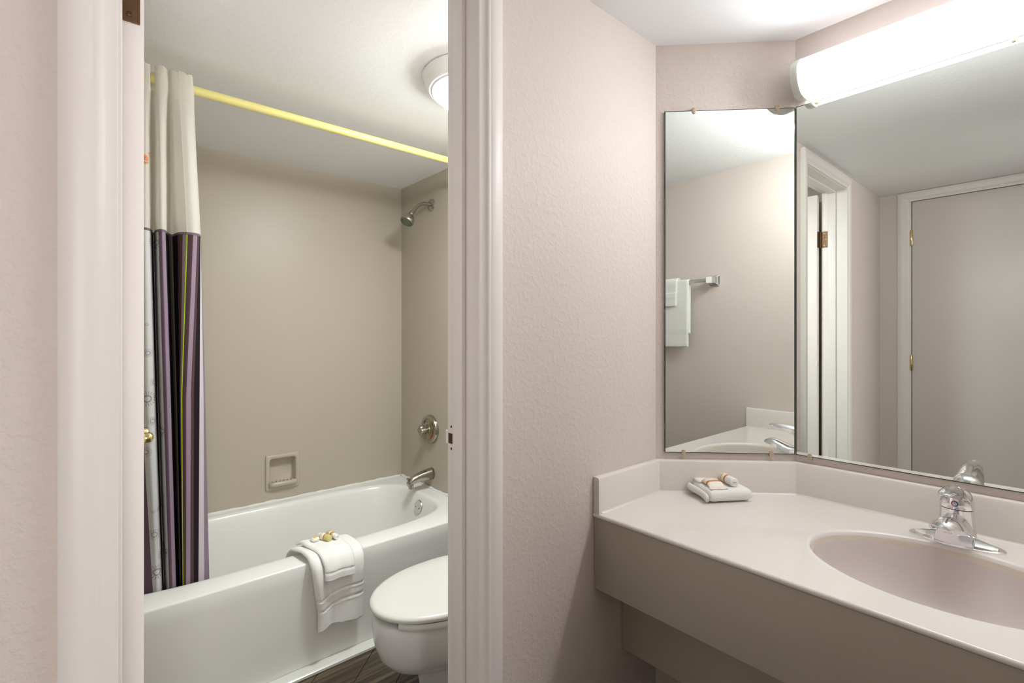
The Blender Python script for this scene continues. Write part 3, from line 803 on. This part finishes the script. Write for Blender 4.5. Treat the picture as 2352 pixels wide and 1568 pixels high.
def splash(p, r, nrm):
    prof = [(0, 0), (ST, 0), (ST, SH-.006), (ST-.002, SH-.002), (ST-.006, SH), (0, SH)]
    bm = bmesh.new()
    loft(bm, [[(e[0]+m[0]*d, e[1]+m[1]*d, ZT+z) for d, z in prof] for e, m in ((p, nrm[0]), (r, nrm[1]))])
    return obj('backsplash', bm, 'marble', vt, sharp=35)
t8 = math.tan(PI/8)
splash((XT+.002, YF), (1.2985, YF), ((0, -1), (-t8, -1)))
splash((1.2985, YF), (XR-.001, .552), ((-t8, -1), (-1, -t8)))
splash((XR-.001, .552), (XR-.001, YE+ST), ((-1, -t8), (-1, 0)))
splash((XR-.001, YE), (XT+.002, YE), ((0, 1), (0, 1)))
bm = bmesh.new()                           # cove where the splash meets the slab
cv = [(ST, .005), (ST+.0015, .0018), (ST+.005, .0002), (ST, 0)]
for p, r, nm in (((XT+.012, YF), (1.2985, YF), ((0, -1), (-t8, -1))), ((1.2985, YF), (XR-.001, .552), ((-t8, -1), (-1, -t8))), ((XR-.001, .552), (XR-.001, YE+ST), ((-1, -t8), (-1, 0)))):
    loft(bm, [[(e[0]+m[0]*d, e[1]+m[1]*d, ZT+z) for d, z in cv] for e, m in ((p, nm[0]), (r, nm[1]))])
obj('cove_bead', bm, 'marble', vt, sharp=60)

vb = thing('vanity_cabinet', 'beige apron and lower panel carrying the vanity top', 'vanity base', (1.1, .19, .37))
obox('apron', (XT+.004, XT+.022, YE, YF, .577, ZT-.0122), 'panel', vb, .001)
obox('lower_panel', (1.131, 1.147, YE, YF-.0005, .369, .58), 'panel', vb, .001)
obox('support_rail', (XT+.024, 1.131, YE, YE+.02, .60, ZT-.03), 'panel', vb)
obox('support_rail', (1.147, XR-.001, YE, YE+.02, .38, ZT-.16), 'panel', vb)

# faucet
fx, fy = 1.500, .186
fa = thing('faucet', 'polished chrome single-lever faucet behind the oval sink', 'faucet', (fx, fy, ZT))
def oval(cx, cy, ax_, ay, z, n=48, e=2.0):
    return [(cx+ax_*math.copysign(abs(math.cos(2*PI*i/n))**(2/e), math.cos(2*PI*i/n)), cy+ay*math.copysign(abs(math.sin(2*PI*i/n))**(2/e), math.sin(2*PI*i/n)), z) for i in range(n)]
bm = bmesh.new()
bxc = fx-.026
loft(bm, [oval(bxc+.008, fy, .036, .0825, ZT), oval(bxc+.008, fy, .036, .0825, ZT+.003), oval(bxc+.008, fy, .034, .080, ZT+.005), oval(bxc+.008, fy, .030, .074, ZT+.0058), oval(bxc+.008, fy, .024, .062, ZT+.0065)])
obj('base_plate', bm, 'chrome', fa, sharp=25)
bm = bmesh.new()                           # raised wings of the base
for s in (1, -1):
    rg = []
    for d, hw, h in ((.026, .021, .016), (.045, .017, .0135), (.060, .011, .0105), (.070, .004, .0075)):
        rg.append([(bxc-.004+hw*c, fy+s*d, ZT+.004+hh) for c, hh in ((-1, 0), (-.9, h*.4), (-.3, h*.8), (.4, h), (.9, h*.6), (1, 0))])
    loft(bm, rg); obj('base_wing', bm, 'chrome', fa, sharp=25); bm = bmesh.new()
bm.free()
bm = bmesh.new()                           # upright body
loft(bm, [oval(fx-.002, fy, .031, .036, ZT+.004), oval(fx-.001, fy, .0285, .0325, ZT+.03), oval(fx, fy, .0275, .0305, ZT+.055), oval(fx, fy, .027, .030, ZT+.0735)])
obj('faucet_body', bm, 'chrome', fa, sharp=50)
def hood(rows, n=15):
    """arched shell sections along x: (x, crown z, edge z, half width, thickness)"""
    rg = []
    for x, zc, ze, hw, th in rows:
        top = []; bot = []
        for i in range(n+1):
            s = -1+2*i/n; k = 1-abs(s)**2.2
            top.append((x, fy+s*hw, ze+(zc-ze)*k)); bot.append((x, fy+s*hw*.96, ze-.0008+(zc-th-ze)*k if zc-th > ze else ze-.001))
        rg.append(top+bot[::-1])
    return rg
bm = bmesh.new()                           # spout hood
R_ = curve([(1.490, .848, .800, .030, .03), (1.465, .840, .800, .036, .028), (1.435, .840, .808, .037, .022), (1.410, .848, .820, .035, .017), (1.385, .856, .832, .031, .013), (1.365, .855, .837, .025, .009), (1.352, .850, .839, .016, .006), (1.345, .844, .840, .007, .003)], 4)
loft(bm, hood(R_)); obj('spout', bm, 'chrome', fa, sharp=70)
bm = bmesh.new()                           # flared skirt under the spout, down to the base plate
rg = []
for z, xf, hw, hb, xb in ((.0045, 1.449, .034, .045, 1.512), (.010, 1.4475, .0335, .0435, 1.512), (.020, 1.445, .031, .040, 1.512), (.030, 1.442, .027, .036, 1.511), (.040, 1.440, .022, .032, 1.510), (.050, 1.440, .017, .0298, 1.508), (.058, 1.444, .012, .028, 1.505)):
    rg.append([(xf, fy-hw*.96, ZT+z), (xf-.0008, fy, ZT+z), (xf, fy+hw*.96, ZT+z), (xf+.003, fy+hw, ZT+z), (xf+.020, fy+hw*1.0, ZT+z), ((xf+xb)/2+.01, fy+(hw+hb)/2*.97, ZT+z), (xb, fy+hb*.8, ZT+z), (xb+.012, fy, ZT+z), (xb, fy-hb*.8, ZT+z), ((xf+xb)/2+.01, fy-(hw+hb)/2*.97, ZT+z), (xf+.020, fy-hw, ZT+z), (xf+.003, fy-hw, ZT+z)])
loft(bm, rg); obj('skirt', bm, 'chrome', fa, sharp=38)
bm = bmesh.new(); lathe(bm, [(.0095, 0), (.0105, .001), (.0105, .012), (.009, .016)], (1.388, fy, .822), n=24); obj('aerator', bm, 'chrome', fa, sharp=40)
bm = bmesh.new()                           # lever handle: round cap with the blade growing out of its top
loft(bm, [oval(fx, fy, .0272, .0302, ZT+.0752), oval(fx, fy, .0275, .0305, ZT+.0762), oval(fx, fy, .0272, .0302, ZT+.090), oval(fx+.001, fy, .0258, .0282, ZT+.100), oval(fx+.001, fy, .0225, .0245, ZT+.109), oval(fx, fy, .016, .018, ZT+.116), oval(fx-.002, fy, .008, .010, ZT+.120)])
hd = obj('lever_handle', bm, 'chrome', fa, sharp=60)
bm = bmesh.new()
R_ = [(1.527, .872, .852, .010, .010), (1.520, .884, .852, .0205, .020), (1.502, .895, .856, .0275, .026), (1.482, .902, .866, .0285, .020), (1.460, .907, .878, .0270, .013), (1.440, .9105, .888, .0245, .009), (1.415, .913, .897, .0210, .007), (1.390, .913, .902, .0165, .005), (1.370, .910, .9045, .0105, .0035), (1.362, .9075, .905, .005, .002)]
loft(bm, hood(curve(R_, 3))); obj('lever_blade', bm, 'chrome', hd, sharp=70)
bm = bmesh.new(); lathe(bm, [(.0266, 0), (.0266, .0022)], (fx, fy, ZT+.0733), n=40); obj('seam_ring', bm, 'dark', fa)
mx_ = fx-.0278
bm = bmesh.new(); lathe(bm, [(.0062, -.002), (.0062, .0012), (.0050, .0014)], (mx_, fy, .8635), (-1, 0, .06), 24); lab(obj('temperature_mark', bm, 'red', hd, sharp=40), 'small round red and blue temperature mark')
bm = bmesh.new(); lathe(bm, [(.0046, 0), (.0046, .0016), (0, .0018)], (mx_, fy, .8635), (-1, 0, .06), 24); obj('mark_centre', bm, 'chrome_dull', hd, sharp=40)
bm = bmesh.new(); rg = []
for i in range(13):
    a = -PI/2+PI*i/12
    rg.append([(mx_-h, fy-r*math.cos(a), .8635+r*math.sin(a)) for r, h in ((.0048, .0006), (.0064, .0006), (.0064, .0017), (.0048, .0017))])
loft(bm, rg); obj('cold_half', bm, 'blue', hd)

# folded washcloth with soap and lotion on the counter
e1 = Vector((.107, -.069, 0)).normalized(); e2 = Vector((.069, .107, 0)).normalized()   # along the front, to the back
F0 = Vector((1.3005, .668, ZT+.0006))
def W(a, b, c): return F0+e1*a+e2*b+Vector((0, 0, c))
fw = thing('folded_washcloth', 'folded white washcloth carrying soap and a bottle, on the vanity top', 'washcloth', tuple(W(.06, .05, 0)))
def slab(bm, a0, a1, b0, b1, c0, c1, roundb=True, nb=14, na=16, jit=.0008):
    """cloth layer: round front fold, soft ends"""
    rings = []
    h = (c1-c0)/2
    for i in range(na+1):
        a = a0+(a1-a0)*i/na; ed = min(i, na-i); sh = (.72, .93)[ed] if ed < 2 else 1
        ring = []
        for k in range(9):
            th = -PI/2-PI*k/8; ring.append((b0+h+h*math.cos(th)*1.0, c0+h+h*math.sin(th)*sh))
        for k in range(1, 7): ring.append((b0+h+(b1-b0-h)*k/6, c0+h+h*sh))
        for k in range(6, 0, -1): ring.append((b0+h+(b1-b0-h)*k/6, c0+h-h*sh))
        rings.append([W(a, b+random.uniform(-jit, jit), max(c, 0)+random.uniform(0, jit)) for b, c in ring])
    loft(bm, rings)
bm = bmesh.new(); slab(bm, .0, .126, .0, .102, 0, .0355, jit=.0012); obj('folded_cloth', bm, 'towel', fw, smooth=True)
bm = bmesh.new(); slab(bm, .004, .060, .070, .104, .034, .043, na=10); obj('turned_corner', bm, 'towel', fw, smooth=True)
bm = bmesh.new()                           # loose rolled hem on the left side
rg = []
for i in range(13):
    f = i/12; b = .004+.095*f
    rg.append([W(-.007+.004*math.sin(f*5)+(.0075*math.cos(t)), b, .0135+.010*math.sin(t)+.010*f*(1-.2*f)) for t in [2*PI*j/12 for j in range(12)]])
loft(bm, rg); obj('rolled_hem', bm, 'hem', fw, smooth=True)

ws = thing('wrapped_soap', 'flow-wrapped soap with yellow and orange bands on the folded washcloth', 'soap', tuple(W(.035, .05, .036)))
def pillow(b0, b1, m, name, parent, k=1.0):
    rg = []
    for i in range(9):
        b = b0+(b1-b0)*i/8; f = (b-.022)/.058
        h = .0155*max(.10, min(1, min(f*3.2+.12, (1-f)*4+.12)))*k; hw = .0225*(1+.10*(1-min(1, max(0, min(f, 1-f))*5)))*k
        rg.append([W(.034+.004*f+hw*math.copysign(abs(math.cos(t))**.7, math.cos(t)), b, .0358+h*.5+h*.5*math.copysign(abs(math.sin(t))**.7, math.sin(t))) for t in [2*PI*j/20 for j in range(20)]])
    bm = bmesh.new(); loft(bm, rg); return obj(name, bm, m, parent, smooth=True)
pillow(.020, .082, 'paper', 'wrapper', ws)
pillow(.0385, .0455, 'orange', 'printed_band', ws, 1.03)
pillow(.066, .073, 'yellowprint', 'printed_band', ws, 1.03)
bm = bmesh.new()
rg = [[W(.034+s, b, .0362+z) for s, z in ((-.026, 0), (.026, 0), (.026, .0014), (-.026, .0014))] for b in (.010, .0225)]
loft(bm, rg); obj('crimped_end', bm, 'paper', ws)
bottle('lotion_bottle', 'small white lotion bottle with yellow and orange bands on the folded washcloth', tuple(W(.086, .094, .0485)), tuple(W(.086, .022, .0485)), .0128, 'white_bottle', 'white_bottle', bands=((.12, .20, 'yellowprint'), (.38, .50, 'orange')), caplen=.16, mark='base')

# ------------------------------------------------------------------ mirrors
MZ0, MZ1 = .889, 1.909
def mirror(name, label, o, d, length, nrm, clips):
    """o: start point on the wall, d: direction along the wall, nrm: out of the wall"""
    o = Vector(o); d = Vector(d).normalized(); nrm = Vector(nrm).normalized()
    t = thing(name, label, 'mirror', tuple(o+d*length/2+Vector((0, 0, MZ0))))
    P = lambda s, k, z: o+d*s+nrm*k+Vector((0, 0, z))
    bm = bmesh.new()
    loft(bm, [[P(s, k, z) for s, k in ((0, .0005), (length, .0005), (length, .006), (0, .006))] for z in (MZ0, MZ1)])
    obj('glass_backing', bm, 'mirror_edge', t)
    bm = bmesh.new(); e = .0022
    loft(bm, [[P(s, k, z) for s, k in ((e, .0058), (length-e, .0058), (length-e, .0066), (e, .0066))] for z in (MZ0+e, MZ1-e)])
    obj('mirror_face', bm, 'mirror', t)
    for s, z, sg in clips:
        bm = bmesh.new(); rg = []
        for zz_, ww in ((-.007, .0052), (.003, .0060), (.0075, .0048), (.0095, .0025)):
            z2 = z+sg*zz_
            rg.append([P(s+a, k, z2) for a, k in ((-ww, .0005), (ww, .0005), (ww, .0085), (ww*.6, .0098), (-ww*.6, .0098), (-ww, .0085))])
        loft(bm, rg); c = obj('clip', bm, 'clip', t, sharp=40)
    return t
W2d = Vector((c1[0]-c0[0], c1[1]-c0[1], 0)); W2l = W2d.length
mirror('corner_mirror', 'narrow frameless mirror on the angled corner wall, reflecting the towel bar', (c0[0]+W2d.x*.062, c0[1]+W2d.y*.062, 0), W2d, W2l*.938-.004, (-1, -1, 0),
       ((.085, MZ1, -1), (.325, MZ1, -1), (.055, MZ0, 1), (.308, MZ0, 1)))
mirror('vanity_mirror', 'wide frameless mirror behind the faucet, reflecting the closed door', (XR, .5495, 0), (0, -1, 0), .955, (-1, 0, 0),
       ((.055, MZ1, -1), (.45, MZ1, -1), (.88, MZ1, -1), (.037, MZ0, 1), (.72, MZ0, 1)))

# ------------------------------------------------------------------ vanity light
vl = thing('vanity_light', 'long white wraparound wall light above the wide mirror', 'wall light', (XR, .08, 1.93))
LZ, LH, LD = 1.966, .0555, .101
def dsec(y, k=1.0, n=18):
    return [(XR-.001, y, LZ-LH*k*.77), (XR-.018, y, LZ-LH*k*.93)]+[(XR-.044-(LD-.044)*k*math.cos(a), y, LZ+LH*k*math.sin(a)) for a in [-PI/2+PI*i/n for i in range(n+1)]]+[(XR-.018, y, LZ+LH*k*.93), (XR-.001, y, LZ+LH*k*.77)]
bm = bmesh.new(); loft(bm, [dsec(y, .955) for y in (.517, .3, 0, -.36)]); bm.normal_update()
for f in bm.faces:                         # glow cut on top and bottom bands so ceiling and wall don't wash out
    e = (f.calc_center_median().z-LZ)/LH
    f.material_index = 1 if e > .42 else 2 if e < -.90 else 0
obj('acrylic_cover', bm, ['acrylic', 'acrylic_top', 'acrylic_bottom'], vl, sharp=50)
for ya, yb in ((.535, .514), (-.378, -.357)):
    s = 1 if ya > yb else -1
    bm = bmesh.new(); loft(bm, [dsec(ya, .90), dsec(ya-s*.002, .975), dsec(ya-s*.005, 1.0), dsec(yb+s*.003, 1.0), dsec(yb, .985)]); obj('end_cap', bm, 'plastic', vl, sharp=35)

# ------------------------------------------------------------------ towel bar on the opposite wall (seen in the corner mirror)
bz = 1.531
tb = thing('towel_bar', 'chrome towel bar with square posts on the wall opposite the doorway', 'towel bar', (.535, YO, bz))
for x in (.835, .235):
    bm = bmesh.new()
    sq = lambda h, y: [(x+h*a, y, bz+h*b) for a, b in ((-.8, -1), (.8, -1), (1, -.8), (1, .8), (.8, 1), (-.8, 1), (-1, .8), (-1, -.8))]
    loft(bm, [sq(.030, YO), sq(.030, YO+.007), sq(.026, YO+.012), sq(.018, YO+.018), sq(.017, YO+.055), sq(.0185, YO+.062), sq(.016, YO+.068)])
    obj('post', bm, 'chrome', tb, sharp=25)
obox('bar', (.237, .833, YO+.046, YO+.054, bz-.010, bz+.010), 'chrome_dull', tb, .002)
by = YO+.050
def hung(name, label, x0, x1, zf, zb, grow, cat_):
    t = thing(name, label, cat_, ((x0+x1)/2, by, zf))
    g = grow
    drape('terry_cloth', [(by-.0125-g, zb), (by-.012-g, bz-.05), (by-.0095-g, bz+.004), (by, bz+.0135+g), (by+.0095+g, bz+.004), (by+.012+g, bz-.05), (by+.016+g, (zf+bz)/2), (by+.018+g, zf)],
          lambda s, tt: (x0+(x1-x0)*tt+(.010*(tt-.5)*(s-.5)), .004*math.sin(tt*7)*max(0, s-.7)), 16, t, .007, ['towel', 'hem'],
          lambda s, tt, l: .002*math.sin(tt*9+1)*min(1, abs(s-.45)*3)-(.003*math.exp(-((s-.86)/.006)**2)+.003*math.exp(-((s-.90)/.006)**2)), lambda s: 1 if s > .982 or .862 < s < .898 else 0)
    return t
hung('hand_towel', 'white hand towel hanging over the chrome towel bar', .455, .716, 1.172, 1.245, .0, 'towel')
hung('washcloth', 'white washcloth hanging over the hand towel on the towel bar', .44, .652, 1.40, 1.39, .012, 'washcloth')

settle()
